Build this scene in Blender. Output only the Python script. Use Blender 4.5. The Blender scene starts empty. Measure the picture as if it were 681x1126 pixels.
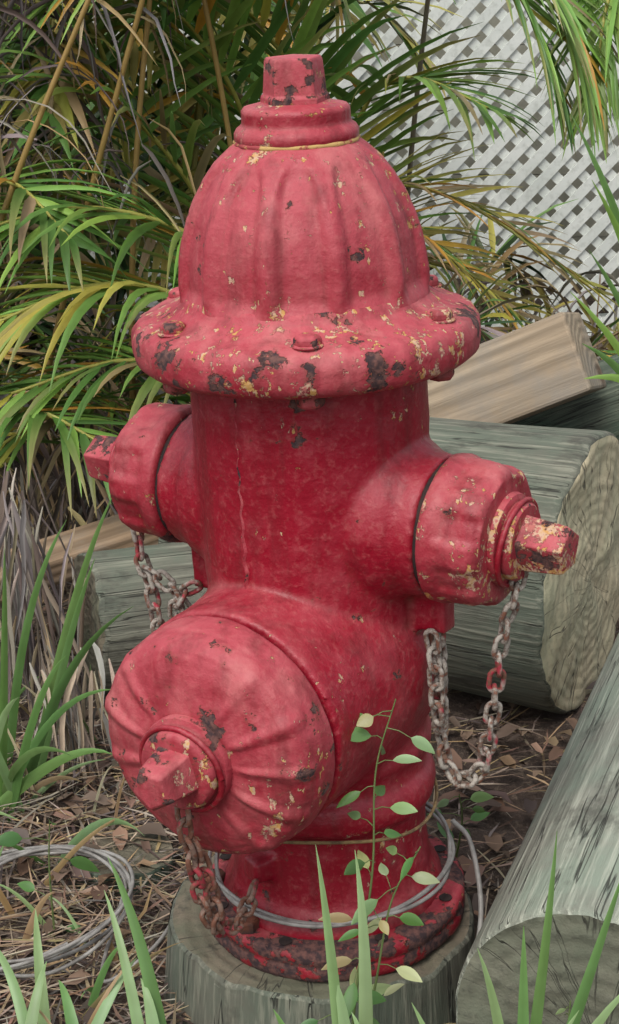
import bpy, bmesh, math, random
from math import radians, sin, cos, pi, atan2, sqrt
from mathutils import Vector, Matrix, noise
random.seed(7)
scene = bpy.context.scene
COL = scene.collection

# ------------------------------------------------------------------ helpers
def link(ob, parent=None):
    COL.objects.link(ob)
    if parent: ob.parent = parent
    return ob

def mesh_obj(name, verts, faces, mat=None, parent=None, smooth=True, cols=None, sharp=None):
    me = bpy.data.meshes.new(name)
    me.from_pydata([tuple(v) for v in verts], [], faces)
    if mat:
        for m in (mat if isinstance(mat, (list, tuple)) else [mat]): me.materials.append(m)
    if smooth:
        me.polygons.foreach_set('use_smooth', [True]*len(me.polygons))
        if sharp: me.set_sharp_from_angle(angle=radians(sharp))
    if cols:
        a = me.color_attributes.new('col', 'FLOAT_COLOR', 'POINT')
        flat = []
        for c in cols: flat += [c[0], c[1], c[2], 1.0]
        a.data.foreach_set('color', flat)
    me.update()
    ob = bpy.data.objects.new(name, me)
    return link(ob, parent)

def empty(name, loc=(0,0,0)):
    e = bpy.data.objects.new(name, None); e.location = loc; e.empty_display_size = .1
    return link(e)

class NT:
    def __init__(s, name):
        s.m = bpy.data.materials.new(name); s.m.use_nodes = True
        s.t = s.m.node_tree; s.t.nodes.clear()
        s.out = s.n('ShaderNodeOutputMaterial')
        s.b = s.n('ShaderNodeBsdfPrincipled'); s.l(s.b.outputs[0], s.out.inputs[0])
        s.tc = s.n('ShaderNodeTexCoord')
    def n(s, t, **k):
        x = s.t.nodes.new(t)
        for a, v in k.items(): setattr(x, a, v)
        return x
    def l(s, a, b): s.t.links.new(a, b)
    def val(s, sock, v):
        if hasattr(v, 'is_output'): s.l(v, sock)
        else:
            sock.default_value = v
    def mapping(s, scale=(1,1,1), src=None, loc=(0,0,0)):
        m = s.n('ShaderNodeMapping'); m.inputs['Scale'].default_value = scale; m.inputs['Location'].default_value = loc
        s.l(src or s.tc.outputs['Object'], m.inputs[0]); return m.outputs[0]
    def noise(s, scale, detail=4, rough=.55, src=None, dist=0):
        x = s.n('ShaderNodeTexNoise'); x.inputs['Scale'].default_value = scale
        x.inputs['Detail'].default_value = detail; x.inputs['Roughness'].default_value = rough
        x.inputs['Distortion'].default_value = dist
        s.l(src or s.tc.outputs['Object'], x.inputs['Vector']); return x.outputs['Fac']
    def ramp(s, fac, lo, hi, a=0., b=1.):
        x = s.n('ShaderNodeMapRange'); x.inputs[1].default_value = lo; x.inputs[2].default_value = hi
        x.inputs[3].default_value = a; x.inputs[4].default_value = b; s.val(x.inputs[0], fac); return x.outputs[0]
    def math(s, op, a, b=0., clamp=False):
        x = s.n('ShaderNodeMath', operation=op); x.use_clamp = clamp
        s.val(x.inputs[0], a); s.val(x.inputs[1], b); return x.outputs[0]
    def mix(s, fac, a, b, mode='MIX'):
        x = s.n('ShaderNodeMix', data_type='RGBA', blend_type=mode)
        s.val(x.inputs[0], fac)
        for sock, v in ((x.inputs[6], a), (x.inputs[7], b)):
            s.val(sock, v if hasattr(v, 'is_output') else (v[0], v[1], v[2], 1))
        return x.outputs[2]
    def bump(s, h, strength=.3, dist=.01, prev=None):
        x = s.n('ShaderNodeBump'); x.inputs['Strength'].default_value = strength
        x.inputs['Distance'].default_value = dist; s.l(h, x.inputs['Height'])
        if prev: s.l(prev, x.inputs['Normal'])
        return x.outputs[0]

# ------------------------------------------------------------------ materials
def red_paint(name, fade=.3, chips=.5, rust=.3, rough=.36, seed=0., spread=(.44,.68), flecks=.0, rspread=(.46,.62), low=.07, fine_sc=95):
    s = NT(name)
    geo = s.n('ShaderNodeNewGeometry')
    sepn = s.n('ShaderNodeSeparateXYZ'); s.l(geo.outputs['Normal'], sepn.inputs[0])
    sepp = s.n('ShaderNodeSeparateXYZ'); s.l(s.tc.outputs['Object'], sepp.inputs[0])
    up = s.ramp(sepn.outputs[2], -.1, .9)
    P = s.mapping((1,1,1), loc=(seed, seed*.7, seed*1.3))
    big = s.noise(8, 4, .62, src=P)
    med = s.noise(34, 5, .68, src=P)
    fine = s.noise(170, 2, .6)
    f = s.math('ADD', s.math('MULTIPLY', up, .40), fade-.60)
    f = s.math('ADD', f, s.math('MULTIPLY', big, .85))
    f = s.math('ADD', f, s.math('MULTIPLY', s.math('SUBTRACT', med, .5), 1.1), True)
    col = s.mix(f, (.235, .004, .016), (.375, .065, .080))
    # chalky bloom
    st2 = s.noise(1, 4, .62, src=s.mapping((26, 26, 7), loc=(2+seed,1,3)))
    col = s.mix(s.math('MULTIPLY', s.ramp(st2, .48, .68, 0, .5), f), col, (.46, .18, .165))
    col = s.mix(s.ramp(fine, .52, .8, 0, .35), col, (.42, .13, .12))
    # dark grime streaks running down
    st = s.noise(1, 4, .6, src=s.mapping((45, 45, 5), loc=(seed,0,0)))
    col = s.mix(s.ramp(st, .50, .70, 0, .6), col, (.12, .012, .014))
    edge = s.ramp(geo.outputs['Pointiness'], .51, .58)
    cav = s.ramp(geo.outputs['Pointiness'], .49, .43)
    reg = s.noise(7.5, 2, .5, src=s.mapping((1,1,1), loc=(3+seed,1,7)))
    rg = s.ramp(reg, spread[0], spread[1])
    # ragged primer patches (large) + small chips, both clustered
    c1 = s.noise(44, 7, .76, src=s.mapping((1,1,1), loc=(1.3,4+seed,2)))
    c1 = s.math('ADD', c1, s.math('MULTIPLY', rg, .105)); c1 = s.math('ADD', c1, s.math('MULTIPLY', edge, .045))
    m1 = s.ramp(c1, .690-.040*chips, .712-.040*chips)
    c4 = s.noise(fine_sc, 4, .65, src=s.mapping((1,1,.6), loc=(7,2,seed)))
    c4 = s.math('ADD', c4, s.math('MULTIPLY', rg, .10)); c4 = s.math('ADD', c4, s.math('MULTIPLY', edge, .05))
    m4 = s.ramp(c4, .735-.04*chips-flecks, .755-.04*chips-flecks)
    m1 = s.math('MAXIMUM', m1, m4)
    tint = s.math('ADD', s.math('MULTIPLY', fine, .5), s.math('MULTIPLY', st2, .5))
    cc = s.mix(s.ramp(tint,.44,.54), (.46, .28, .08), (.48, .37, .25))
    cc = s.mix(s.ramp(tint,.54,.60), cc, (.36,.12,.10))
    col = s.mix(s.math('MULTIPLY',m1,.80), col, cc)
    # dark rust where the paint has gone completely
    lowz = s.ramp(sepp.outputs[2], .20, .05, 0, low)
    reg2 = s.noise(8, 2, .5, src=s.mapping((1,1,1), loc=(9,2+seed,5)))
    c2 = s.noise(32, 6, .64, src=s.mapping((1,1,1.2), loc=(5,8,1+seed)))
    c2 = s.math('ADD', s.math('ADD', c2, s.math('MULTIPLY', s.ramp(reg2,rspread[0],rspread[1]), .10)), s.math('MULTIPLY', edge, .03))
    c2 = s.math('ADD', s.math('ADD', c2, lowz), s.math('MULTIPLY', cav, .04))
    m2 = s.ramp(c2, .725-.06*rust, .742-.06*rust)
    rc = s.mix(s.ramp(fine,.4,.65), (.040, .024, .026), (.13, .06, .05))
    halo = s.ramp(c2, .690-.06*rust, .725-.06*rust, 0, .5)
    col = s.mix(halo, col, (.20, .05, .035))
    col = s.mix(m2, col, rc)
    cav_mix = s.math('MULTIPLY', cav, s.ramp(big, .3, .7, .4, .95))  # mixes dark brown into concave areas, uneven by noise
    col = s.mix(cav_mix, col, (.11, .035, .022))
    s.l(col, s.b.inputs['Base Color'])
    r = s.math('ADD', s.math('MULTIPLY', f, .16), rough)
    r = s.math('ADD', r, s.math('MULTIPLY', s.math('SUBTRACT', med, .5), .5))
    r = s.math('ADD', r, s.math('MULTIPLY', s.math('ADD', m1, m2), .35), True)
    s.l(r, s.b.inputs['Roughness'])
    s.b.inputs['Specular IOR Level'].default_value = .36
    h = s.math('SUBTRACT', s.math('MULTIPLY', med, .5), s.math('MULTIPLY', s.math('ADD', m1, s.math('MULTIPLY',m2,1.6)), .25))
    h = s.math('ADD', h, s.math('MULTIPLY', fine, .14))
    n2 = s.bump(h, .8, .005)
    s.l(n2, s.b.inputs['Normal'])
    return s.m

def chain_mat(name='worn_chain', pale=(.31,.28,.24), rusty=.62):
    s = NT(name)
    a = s.noise(22, 3, .6); b = s.noise(120, 3, .7)
    base = s.mix(s.ramp(b, .44, .56), pale, (.13, .095, .075))
    base = s.mix(s.ramp(b, rusty-.06, rusty), base, (.15, .06, .035))
    base = s.mix(s.ramp(a, .53, .57), base, s.mix(s.ramp(b,.45,.55),(.28, .022, .035),(.12,.05,.03)))
    s.l(base, s.b.inputs['Base Color']); s.b.inputs['Roughness'].default_value = .8
    s.l(s.bump(b, .5, .002), s.b.inputs['Normal']); return s.m

def simple(name, c1, c2, scale=30, rough=.7, metal=0, bump=.3):
    s = NT(name); a = s.noise(scale, 4, .6)
    s.l(s.mix(s.ramp(a, .35, .65), c1, c2), s.b.inputs['Base Color'])
    s.b.inputs['Roughness'].default_value = rough; s.b.inputs['Metallic'].default_value = metal
    if bump: s.l(s.bump(a, bump, .004), s.b.inputs['Normal'])
    return s.m

def log_side(name, c_dark, c_mid, c_green, sc=1.0):
    s = NT(name)
    g = s.noise(1, 6, .7, src=s.mapping((42*sc, 42*sc, 3.2)))
    g2 = s.noise(1, 4, .6, src=s.mapping((150*sc, 150*sc, 6)))
    p = s.noise(8, 5, .68)
    col = s.mix(s.ramp(g, .35, .65), c_dark, c_mid)
    col = s.mix(s.ramp(p, .42, .60, 0, .8), col, c_green)
    col = s.mix(s.ramp(g2, .50, .68, 0, .7), col, tuple(min(1, x*1.7) for x in c_mid))
    p2 = s.noise(16, 5, .7, src=s.mapping((1,1,.5), loc=(7,3,2)))
    col = s.mix(s.ramp(p2, .54, .66, 0, .8), col, tuple(x*.5 for x in c_dark))
    cr = s.noise(1, 3, .5, src=s.mapping((55*sc, 55*sc, 2.0), loc=(4,4,1)))
    crk = s.ramp(s.math('ABSOLUTE', s.math('SUBTRACT', cr, .43)), .0, .014, 1, 0)
    col = s.mix(s.math('MULTIPLY', crk, .85), col, (.02, .02, .015))
    s.l(col, s.b.inputs['Base Color']); s.b.inputs['Roughness'].default_value = .85
    h = s.math('SUBTRACT', s.math('ADD', g, s.math('MULTIPLY', g2, .5)), crk)
    s.l(s.bump(h, .7, .006), s.b.inputs['Normal']); return s.m

def log_end(name, c1, c2, c3, rings=70):
    s = NT(name)
    sp = s.n('ShaderNodeSeparateXYZ')
    wob = s.n('ShaderNodeVectorMath', operation='ADD')
    nz = s.n('ShaderNodeTexNoise'); nz.inputs['Scale'].default_value = 7; nz.inputs['Detail'].default_value = 3
    s.l(s.tc.outputs['Object'], nz.inputs['Vector'])
    sc = s.n('ShaderNodeVectorMath', operation='SCALE'); sc.inputs['Scale'].default_value = .026
    s.l(nz.outputs['Color'], sc.inputs[0]); s.l(s.tc.outputs['Object'], wob.inputs[0]); s.l(sc.outputs[0], wob.inputs[1])
    s.l(wob.outputs[0], sp.inputs[0])
    r = s.math('SQRT', s.math('ADD', s.math('POWER', s.math('SUBTRACT', sp.outputs[0], .012), 2), s.math('POWER', sp.outputs[1], 2)))
    ring = s.math('SINE', s.math('MULTIPLY', s.math('POWER', r, .8), rings*4.4))
    ring = s.ramp(ring, -1, 1)
    nn = s.noise(60, 5, .7); big = s.noise(9, 5, .68)
    col = s.mix(s.math('MULTIPLY', ring, s.ramp(nn, .35, .7, .05, .7)), c1, c2)
    col = s.mix(s.ramp(big, .40, .60, 0, .85), col, c3)
    col = s.mix(s.ramp(nn, .54, .70, 0, .6), col, tuple(x*.4 for x in c2))
    ang = s.math('ARCTAN2', sp.outputs[1], sp.outputs[0])
    cmb = s.n('ShaderNodeCombineXYZ'); s.l(s.math('MULTIPLY', ang, 3.2), cmb.inputs[0]); s.l(s.math('MULTIPLY', r, 2), cmb.inputs[1])
    an = s.n('ShaderNodeTexNoise'); an.inputs['Scale'].default_value = 1.3; an.inputs['Detail'].default_value = 3
    s.l(cmb.outputs[0], an.inputs['Vector'])
    crk = s.ramp(s.math('ABSOLUTE', s.math('SUBTRACT', an.outputs['Fac'], .5)), 0, .008, 1, 0)
    col = s.mix(s.math('MULTIPLY', crk, .85), col, (.03, .028, .02))
    s.l(col, s.b.inputs['Base Color']); s.b.inputs['Roughness'].default_value = .9
    h = s.math('SUBTRACT', s.math('ADD', s.math('MULTIPLY', ring, .35), nn), crk)
    s.l(s.bump(h, .6, .004), s.b.inputs['Normal']); return s.m

def leaf_mat(name, trans=.28, rough=.42):
    s = NT(name)
    at = s.n('ShaderNodeAttribute', attribute_name='col')
    col = at.outputs['Color']
    if trans:
        n = s.noise(25, 2, .6)
        col = s.mix(s.ramp(n, .3, .7, 0, .5), col, s.mix(1, col, (.6, .6, .45), 'MULTIPLY'))
    s.l(col, s.b.inputs['Base Color']); s.b.inputs['Roughness'].default_value = rough
    s.b.inputs['Specular IOR Level'].default_value = .4
    if trans:
        tr = s.n('ShaderNodeBsdfTranslucent'); s.l(col, tr.inputs['Color'])
        mx = s.n('ShaderNodeMixShader'); mx.inputs[0].default_value = trans
        s.l(s.b.outputs[0], mx.inputs[1]); s.l(tr.outputs[0], mx.inputs[2]); s.l(mx.outputs[0], s.out.inputs[0])
    return s.m

M_BODY = red_paint('red_paint_barrel', fade=.16, chips=-.1, rust=-.1, rough=.42, seed=0, low=.085)
M_BON = red_paint('red_paint_bonnet', fade=.62, chips=.75, rust=-.3, rough=.50, seed=3.1, spread=(.36,.72), flecks=.025)
M_FLA = red_paint('red_paint_flange', fade=.55, chips=1.25, rust=1.25, rough=.50, seed=5.3, spread=(.28,.66), flecks=.03, rspread=(.38,.60))
M_CAP = red_paint('red_paint_cap', fade=.58, chips=.65, rust=1.15, rough=.50, seed=8.7, flecks=.02, rspread=(.42,.62))
M_SCAP = red_paint('red_paint_side_cap', fade=.42, chips=1.0, rust=.6, rough=.45, seed=1.9, spread=(.34,.68), flecks=.01)
M_NUT = red_paint('worn_nut_paint', fade=.75, chips=.9, rust=1.5, rough=.5, seed=2.6, spread=(.3,.66), rspread=(.36,.6))
M_NUTG = red_paint('bare_nut_paint', fade=.6, chips=2.3, rust=1.1, rough=.5, seed=6.6, spread=(.2,.6), rspread=(.36,.6))
M_BASE = red_paint('red_paint_base', fade=.15, chips=.6, rust=1.0, rough=.55, seed=4.4, low=.13, rspread=(.34,.58))
M_CHAIN = chain_mat()
M_CHAINR = chain_mat('rusty_chain', (.19,.12,.09), .54)
M_RUST = simple('rusty_iron', (.03,.016,.013), (.16,.05,.025), 60, .85)
M_GAP = simple('dark_gasket_and_hole_shade', (.008,.006,.006), (.03,.015,.012), 60, .9)  # near-black for the gaskets; painted hole shade on the base flange discs
M_WIRE = simple('grey_wire', (.13,.12,.11), (.28,.27,.25), 40, .6, .1, .1)
M_LEAF = leaf_mat('leaf')
M_BACK = leaf_mat('thicket_leaf', 0, .5)
M_DRY = leaf_mat('dry_leaf', 0, .75)

# ------------------------------------------------------------------ lathe
def lathe_data(profile, seg=96, mat=None, rf=None):
    verts=[]; faces=[]; rings=[]
    for (r, z) in profile:
        if r < 1e-6:
            rings.append([len(verts)]); verts.append(Vector((0,0,z)))
        else:
            ids=[]
            for i in range(seg):
                a = 2*pi*i/seg
                rr, zz = (rf(r, z, a) if rf else (r, z))
                ids.append(len(verts)); verts.append(Vector((rr*cos(a), rr*sin(a), zz)))
            rings.append(ids)
    for A, B in zip(rings[:-1], rings[1:]):
        if len(A)==1 and len(B)==1: continue
        for i in range(seg):
            j=(i+1)%seg
            if len(A)==1: faces.append((A[0], B[j], B[i]))
            elif len(B)==1: faces.append((A[i], A[j], B[0]))
            else: faces.append((A[i], A[j], B[j], B[i]))
    if mat: verts=[mat @ v for v in verts]
    return verts, faces

def dens(profile, step=.004):
    out=[]
    for (a,b) in zip(profile[:-1], profile[1:]):
        L = sqrt((a[0]-b[0])**2+(a[1]-b[1])**2); n=max(1,int(L/step))
        for k in range(n):
            t=k/n; out.append((a[0]+(b[0]-a[0])*t, a[1]+(b[1]-a[1])*t))
    out.append(profile[-1]); return out

def axis_mat(origin, d, up=Vector((0,0,1))):
    d=Vector(d).normalized(); x=up.cross(d)
    if x.length<1e-4: x=Vector((1,0,0))
    x.normalize(); y=d.cross(x)
    m=Matrix((x,y,d)).transposed().to_4x4(); m.translation=Vector(origin); return m

def bevel(ob, w=.002, seg=2):
    m=ob.modifiers.new('bevel','BEVEL'); m.width=w; m.segments=seg; m.limit_method='ANGLE'; m.angle_limit=radians(30)

# ------------------------------------------------------------------ HYDRANT
HYD = empty('fire_hydrant', (.026, 0, 0.0))
HYD.rotation_euler = (0, radians(-2.7), 0)
PHI = radians(31)
dR = Vector((cos(PHI), -sin(PHI), -.040)).normalized(); dP = Vector((-sin(PHI)*.99, -cos(PHI), -.02)).normalized()
ZN, ZP = .455, .302

V=[];F=[]
def add(vf):
    o=len(V); V.extend(vf[0]); F.extend([tuple(i+o for i in f) for f in vf[1]])
add(lathe_data([(0,.052),(.106,.052),(.108,.066),(.103,.078),(.096,.088),(.092,.12),(.0925,.160),(.101,.167),(.103,.180),(.100,.192),(.094,.197),(.095,.212),(.099,.217),(.100,.226),(.096,.233),(.098,.30),(.102,.42),(.104,.5),(.104,.60),(0,.60)],72))
for sgn in (1,-1):
    m=axis_mat((0,0,ZN), dR*sgn)
    add(lathe_data([(0,.02),(.074,.02),(.074,.090),(.070,.102),(.064,.112),(.0625,.130),(0,.130)],64,m))
m=axis_mat((0,0,ZP), dP)
add(lathe_data([(0,-.02),(.112,-.02),(.112,.050),(.1075,.080),(.1055,.115),(.1055,.1515),(0,.1515)],72,m))
def box(c, h, rotz=0):
    m=Matrix.Translation(c)@Matrix.Rotation(rotz,4,'Z')
    vs=[m@Vector((x*h[0],y*h[1],z*h[2])) for x in(-1,1) for y in(-1,1) for z in(-1,1)]
    return vs,[(0,1,3,2),(4,6,7,5),(0,4,5,1),(2,3,7,6),(0,2,6,4),(1,5,7,3)]
for sgn in (1,-1):
    c=dR*sgn*.112; add(box((c.x,c.y,.375),(.022,.011,.024),-PHI))
add(box((-.066,-.075,.125),(.012,.012,.012),.6))
body=mesh_obj('barrel',V,F,M_BODY,HYD)
rm=body.modifiers.new('remesh','REMESH'); rm.mode='VOXEL'; rm.voxel_size=.0032; rm.use_smooth_shade=True
sm=body.modifiers.new('smooth','SMOOTH'); sm.factor=.6; sm.iterations=5
tx=bpy.data.textures.new('cast_lumps','CLOUDS'); tx.noise_scale=.04
dm=body.modifiers.new('lumps','DISPLACE'); dm.texture=tx; dm.strength=.0035; dm.mid_level=.5; dm.texture_coords='LOCAL'

# casting seam
sv=[];sf=[]
for k in range(80):
    z=.35+.245*k/79; a=radians(-90-36)+.01*sin(k*.9); w=.0016*(1+.6*noise.noise(Vector((k*.5,0,0)))); rr=.1038
    for da,dr in((-1,-.002),(0,.0020+.0016*noise.noise(Vector((k*.8,3,0)))),(1,-.002)):
        aa=a+da*w/.1; sv.append((cos(aa)*(rr+dr),sin(aa)*(rr+dr),z))
for k in range(79):
    for q in(0,1): sf.append((k*3+q,k*3+q+1,k*3+q+4,k*3+q+3))
mesh_obj('casting_seam',sv,sf,M_CAP,HYD)

# bonnet dome with recessed, arch-topped flutes
NF=11
def sst(x,a,b):
    t=min(1,max(0,(x-a)/(b-a))); return t*t*(3-2*t)
def bon_rf(r,z,a):
    t=(z-.645)/(.775-.645)
    ph=(a*NF/(2*pi)+.25)%1.0; u=abs(ph-.5)*2
    top=.90-.26*u**2.4
    w=1-sst(t,top-.065,top+.06); w*=sst(t,-.02,.12)
    edge=.82+.10*(1-t)
    prof=1-sst(u,edge-.36,edge)
    rib=sst(u,edge-.05,1.0)
    r2=r-.0062*w*prof*(1.1-.35*t)+.0012*w*rib
    n=noise.noise(Vector((cos(a)*r*14,sin(a)*r*14,z*14)))
    n2=noise.noise(Vector((cos(a)*r*45,sin(a)*r*45,z*45)))
    return r2+.0015*n+.0007*n2, z
bp=[(.1075,.636),(.1065,.650),(.1063,.665),(.105,.680),(.1020,.697),(.0970,.714),(.0898,.731),(.0803,.747),(.0697,.760),(.058,.770),(.050,.776),(.0485,.780),(0,.780)]
v,f=lathe_data(dens(bp,.0028),300,None,bon_rf)
mesh_obj('bonnet',v,f,M_BON,HYD)
v,f=lathe_data(dens([(0,.774),(.0505,.774),(.0525,.777),(.0525,.782),(.050,.786),(.047,.788),(.0455,.790),(.0455,.800),(.043,.803),(.034,.805),(.030,.806),(0,.806)],.002),96,None,lambda r,z,a:(r+.0008*noise.noise(Vector((cos(a)*4,sin(a)*4,z*60))),z))
mesh_obj('bonnet_collar',v,f,M_SCAP,HYD,sharp=45)
# exposed primer ring under the collar
s=NT('old_primer'); a1=s.noise(38,5,.7)
s.l(s.mix(s.ramp(a1,.48,.53),(.44,.29,.10),(.28,.04,.045)),s.b.inputs['Base Color']); s.b.inputs['Roughness'].default_value=.8
v,f=lathe_data([(.047,.7735),(.0522,.7722),(.0537,.7748),(.0515,.7775),(.047,.7775)],96,None,lambda r,z,a:(r+.0015*noise.noise(Vector((cos(a)*5,sin(a)*5,z*60))),z))
mesh_obj('collar_putty',v,f,s.m,HYD)
nv,nf=lathe_data(dens([(0,.80),(.0310,.803),(.0305,.8105),(.0285,.812),(.0282,.8135),(.0258,.839),(.0240,.842),(.012,.8425),(0,.8425)],.006),5,Matrix.Rotation(radians(-54),4,'Z'))
o=mesh_obj('operating_nut',nv,nf,M_NUT,HYD,smooth=True,sharp=25); bevel(o,.0014,3)
def fl_rf(r,z,a):
    k=noise.noise(Vector((cos(a)*3,sin(a)*3,z*20))); k2=noise.noise(Vector((cos(a)*r*90,sin(a)*r*90,z*90)))
    r2=r+(.0018*k+.0011*k2 if r>.12 else 0)
    return r2, z+(.0010*k+.0010*k2 if r>.1 else 0)
fp=[(.0,.585),(.100,.585),(.108,.591),(.134,.589),(.143,.591),(.149,.596),(.1508,.604),(.1510,.614),(.1495,.620),(.1455,.6255),(.139,.629),(.128,.632),(.116,.637),(.108,.643),(.104,.650),(0,.650)]
v,f=lathe_data(dens(fp,.003),200,None,fl_rf)
mesh_obj('bonnet_flange',v,f,M_FLA,HYD)
BV=[];BF=[]
def addB(vf):
    o=len(BV); BV.extend(vf[0]); BF.extend([tuple(i+o for i in f) for f in vf[1]])
for k in range(6):
    a=radians(-90+60*k+1); p=(cos(a)*.1275,sin(a)*.1275)
    tl=Matrix.Translation((p[0],p[1],-.0045))@Matrix.Rotation(k*1.3,4,'Z')
    addB(lathe_data([(0,.630),(.0135,.634),(.0135,.6365),(0,.637)],20,tl))
    addB(lathe_data([(0,.635),(.0122,.636),(.0116,.6418),(.0085,.6442),(0,.6445)],6,tl))
    addB(lathe_data([(0,.600),(.0125,.600),(.0125,.587),(.010,.584),(0,.584)],6,tl))
o=mesh_obj('bonnet_bolts',BV,BF,M_NUT,HYD,sharp=30); bevel(o,.0015,2)

def nozzle_cap(tag, sgn):
    m=axis_mat((0,0,ZN), dR*sgn)
    v,f=lathe_data([(0,.126),(.0590,.126),(.0590,.137),(0,.137)],64,m)
    mesh_obj('gasket_'+tag,v,f,M_GAP,HYD)
    def rf(r,z,a):
        n=.0009*noise.noise(Vector((cos(a)*3,sin(a)*3,z*50+sgn)))+.0005*noise.noise(Vector((cos(a)*8,sin(a)*8,z*120)))
        if z<.188 and r>.05:
            u=abs(((a*8/(2*pi))%1)-.5)*2
            g=sst(u,.30,.70)
            return r+n+(-.0030+.0040*g)*sst(z,.146,.156), z
        return r+n,z
    prof=dens([(0,.1335),(.0605,.1335),(.0648,.136),(.0655,.143),(.0645,.148),(.063,.154),(.0625,.176),(.060,.184),(.055,.1885),(.036,.190),(0,.190)],.0025)
    v,f=lathe_data(prof,160,m,rf); mesh_obj('nozzle_cap_'+tag,v,f,M_SCAP,HYD)
    prof=dens([(0,.186),(.040,.187),(.0405,.191),(.0395,.195),(.034,.197),(.034,.204),(.0315,.207),(0,.207)],.0025)
    v,f=lathe_data(prof,72,m); mesh_obj('cap_boss_'+tag,v,f,M_SCAP,HYD,sharp=40)
    v,f=lathe_data(dens([(0,.203),(.0262,.203),(.0252,.208),(.0220,.243),(.0200,.247),(0,.2475)],.006),5,m@Matrix.Rotation(radians(20),4,'Z'))
    o=mesh_obj('cap_nut_'+tag,v,f,M_NUTG if sgn>0 else M_CAP,HYD,sharp=25); bevel(o,.0014,3)
nozzle_cap('right',1); nozzle_cap('left',-1)

# pumper (big front) cap
m=axis_mat((0,0,ZP), dP)
v,f=lathe_data([(0,.147),(.0975,.147),(.0975,.162),(0,.162)],72,m)
mesh_obj('pumper_gasket',v,f,M_GAP,HYD)
def pc_rf(r,z,a):
    n=noise.noise(Vector((cos(a)*r*30,sin(a)*r*30,z*30))); n2=noise.noise(Vector((cos(a)*r*80,sin(a)*r*80,z*80)))
    if r>.04 and z>.185:
        w=sst(r,.040,.060)*(1-sst(r,.092,.104))
        aa=a+.03*sin(a*3)
        u=abs(((aa*13/(2*pi))%1)-.5)*2
        h=sst(u,.50,.98)*(.6+.5*sin(aa*2.3+1))
        return r+(.0022*h-.001 if r>.088 else 0)+.0010*n, z+.0032*w*h+.0026*n+.0012*n2-.0012*w
    return r+.0009*n+.0007*n2,z
prof=dens([(0,.1565),(.1020,.1565),(.1050,.159),(.1055,.168),(.1045,.176),(.1030,.190),(.1000,.198),(.094,.204),(.077,.211),(.058,.216),(.045,.218),(0,.218)],.0022)
v,f=lathe_data(prof,300,m,pc_rf); mesh_obj('pumper_cap',v,f,M_CAP,HYD)
prof=dens([(0,.213),(.0415,.215),(.0425,.221),(.0415,.225),(.037,.2265),(.0355,.228),(.036,.234),(.034,.239),(.031,.2405),(0,.241)],.0022)
v,f=lathe_data(prof,72,m,lambda r,z,a:(r+.0008*noise.noise(Vector((cos(a)*3,sin(a)*3,z*50))),z)); mesh_obj('pumper_cap_boss',v,f,M_CAP,HYD,sharp=40)
v,f=lathe_data(dens([(0,.237),(.0265,.237),(.0250,.243),(.0205,.270),(.017,.275),(0,.2755)],.006),5,m@Matrix.Rotation(radians(50),4,'Z'))
o=mesh_obj('pumper_cap_nut',v,f,M_NUT,HYD,sharp=25); bevel(o,.0016,3)

# base flange
def bf_rf(r,z,a):
    return (r+.0022*noise.noise(Vector((cos(a)*2.5,sin(a)*2.5,z*9)))+.0008*noise.noise(Vector((cos(a)*12,sin(a)*12,z*60))) if r>.05 else r), z+(.0008*noise.noise(Vector((cos(a)*r*60,sin(a)*r*60,1))) if r>.05 else 0)
v,f=lathe_data(dens([(0,.030),(.122,.030),(.1265,.033),(.1275,.040),(.1265,.046),(.1255,.048),(.1275,.051),(.1275,.058),(.124,.0625),(.106,.064),(.09,.065),(0,.065)],.003),140,None,bf_rf)
mesh_obj('base_flange',v,f,M_BASE,HYD)
BV=[];BF=[]
for k in range(8):
    a=radians(-68+45*k); tl=Matrix.Translation((cos(a)*.1155,sin(a)*.1155,.0645))
    addB(lathe_data([(0,0),(.0062,0),(.0062,.0008),(0,.0008)],16,tl))
mesh_obj('bolt_hole_shade_discs',BV,BF,M_GAP,HYD,smooth=False)  # flat dark discs; the shade inside the holes is put into their colour
BV=[];BF=[]
for k in (3,6,7):
    a=radians(-90+45*k); tl=Matrix.Translation((cos(a)*.114,sin(a)*.114,.063))
    addB(lathe_data([(0,0),(.011,0),(.011,.009),(.009,.011),(0,.011)],6,tl))
mesh_obj('base_bolts',BV,BF,M_RUST,HYD,sharp=30)

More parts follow.
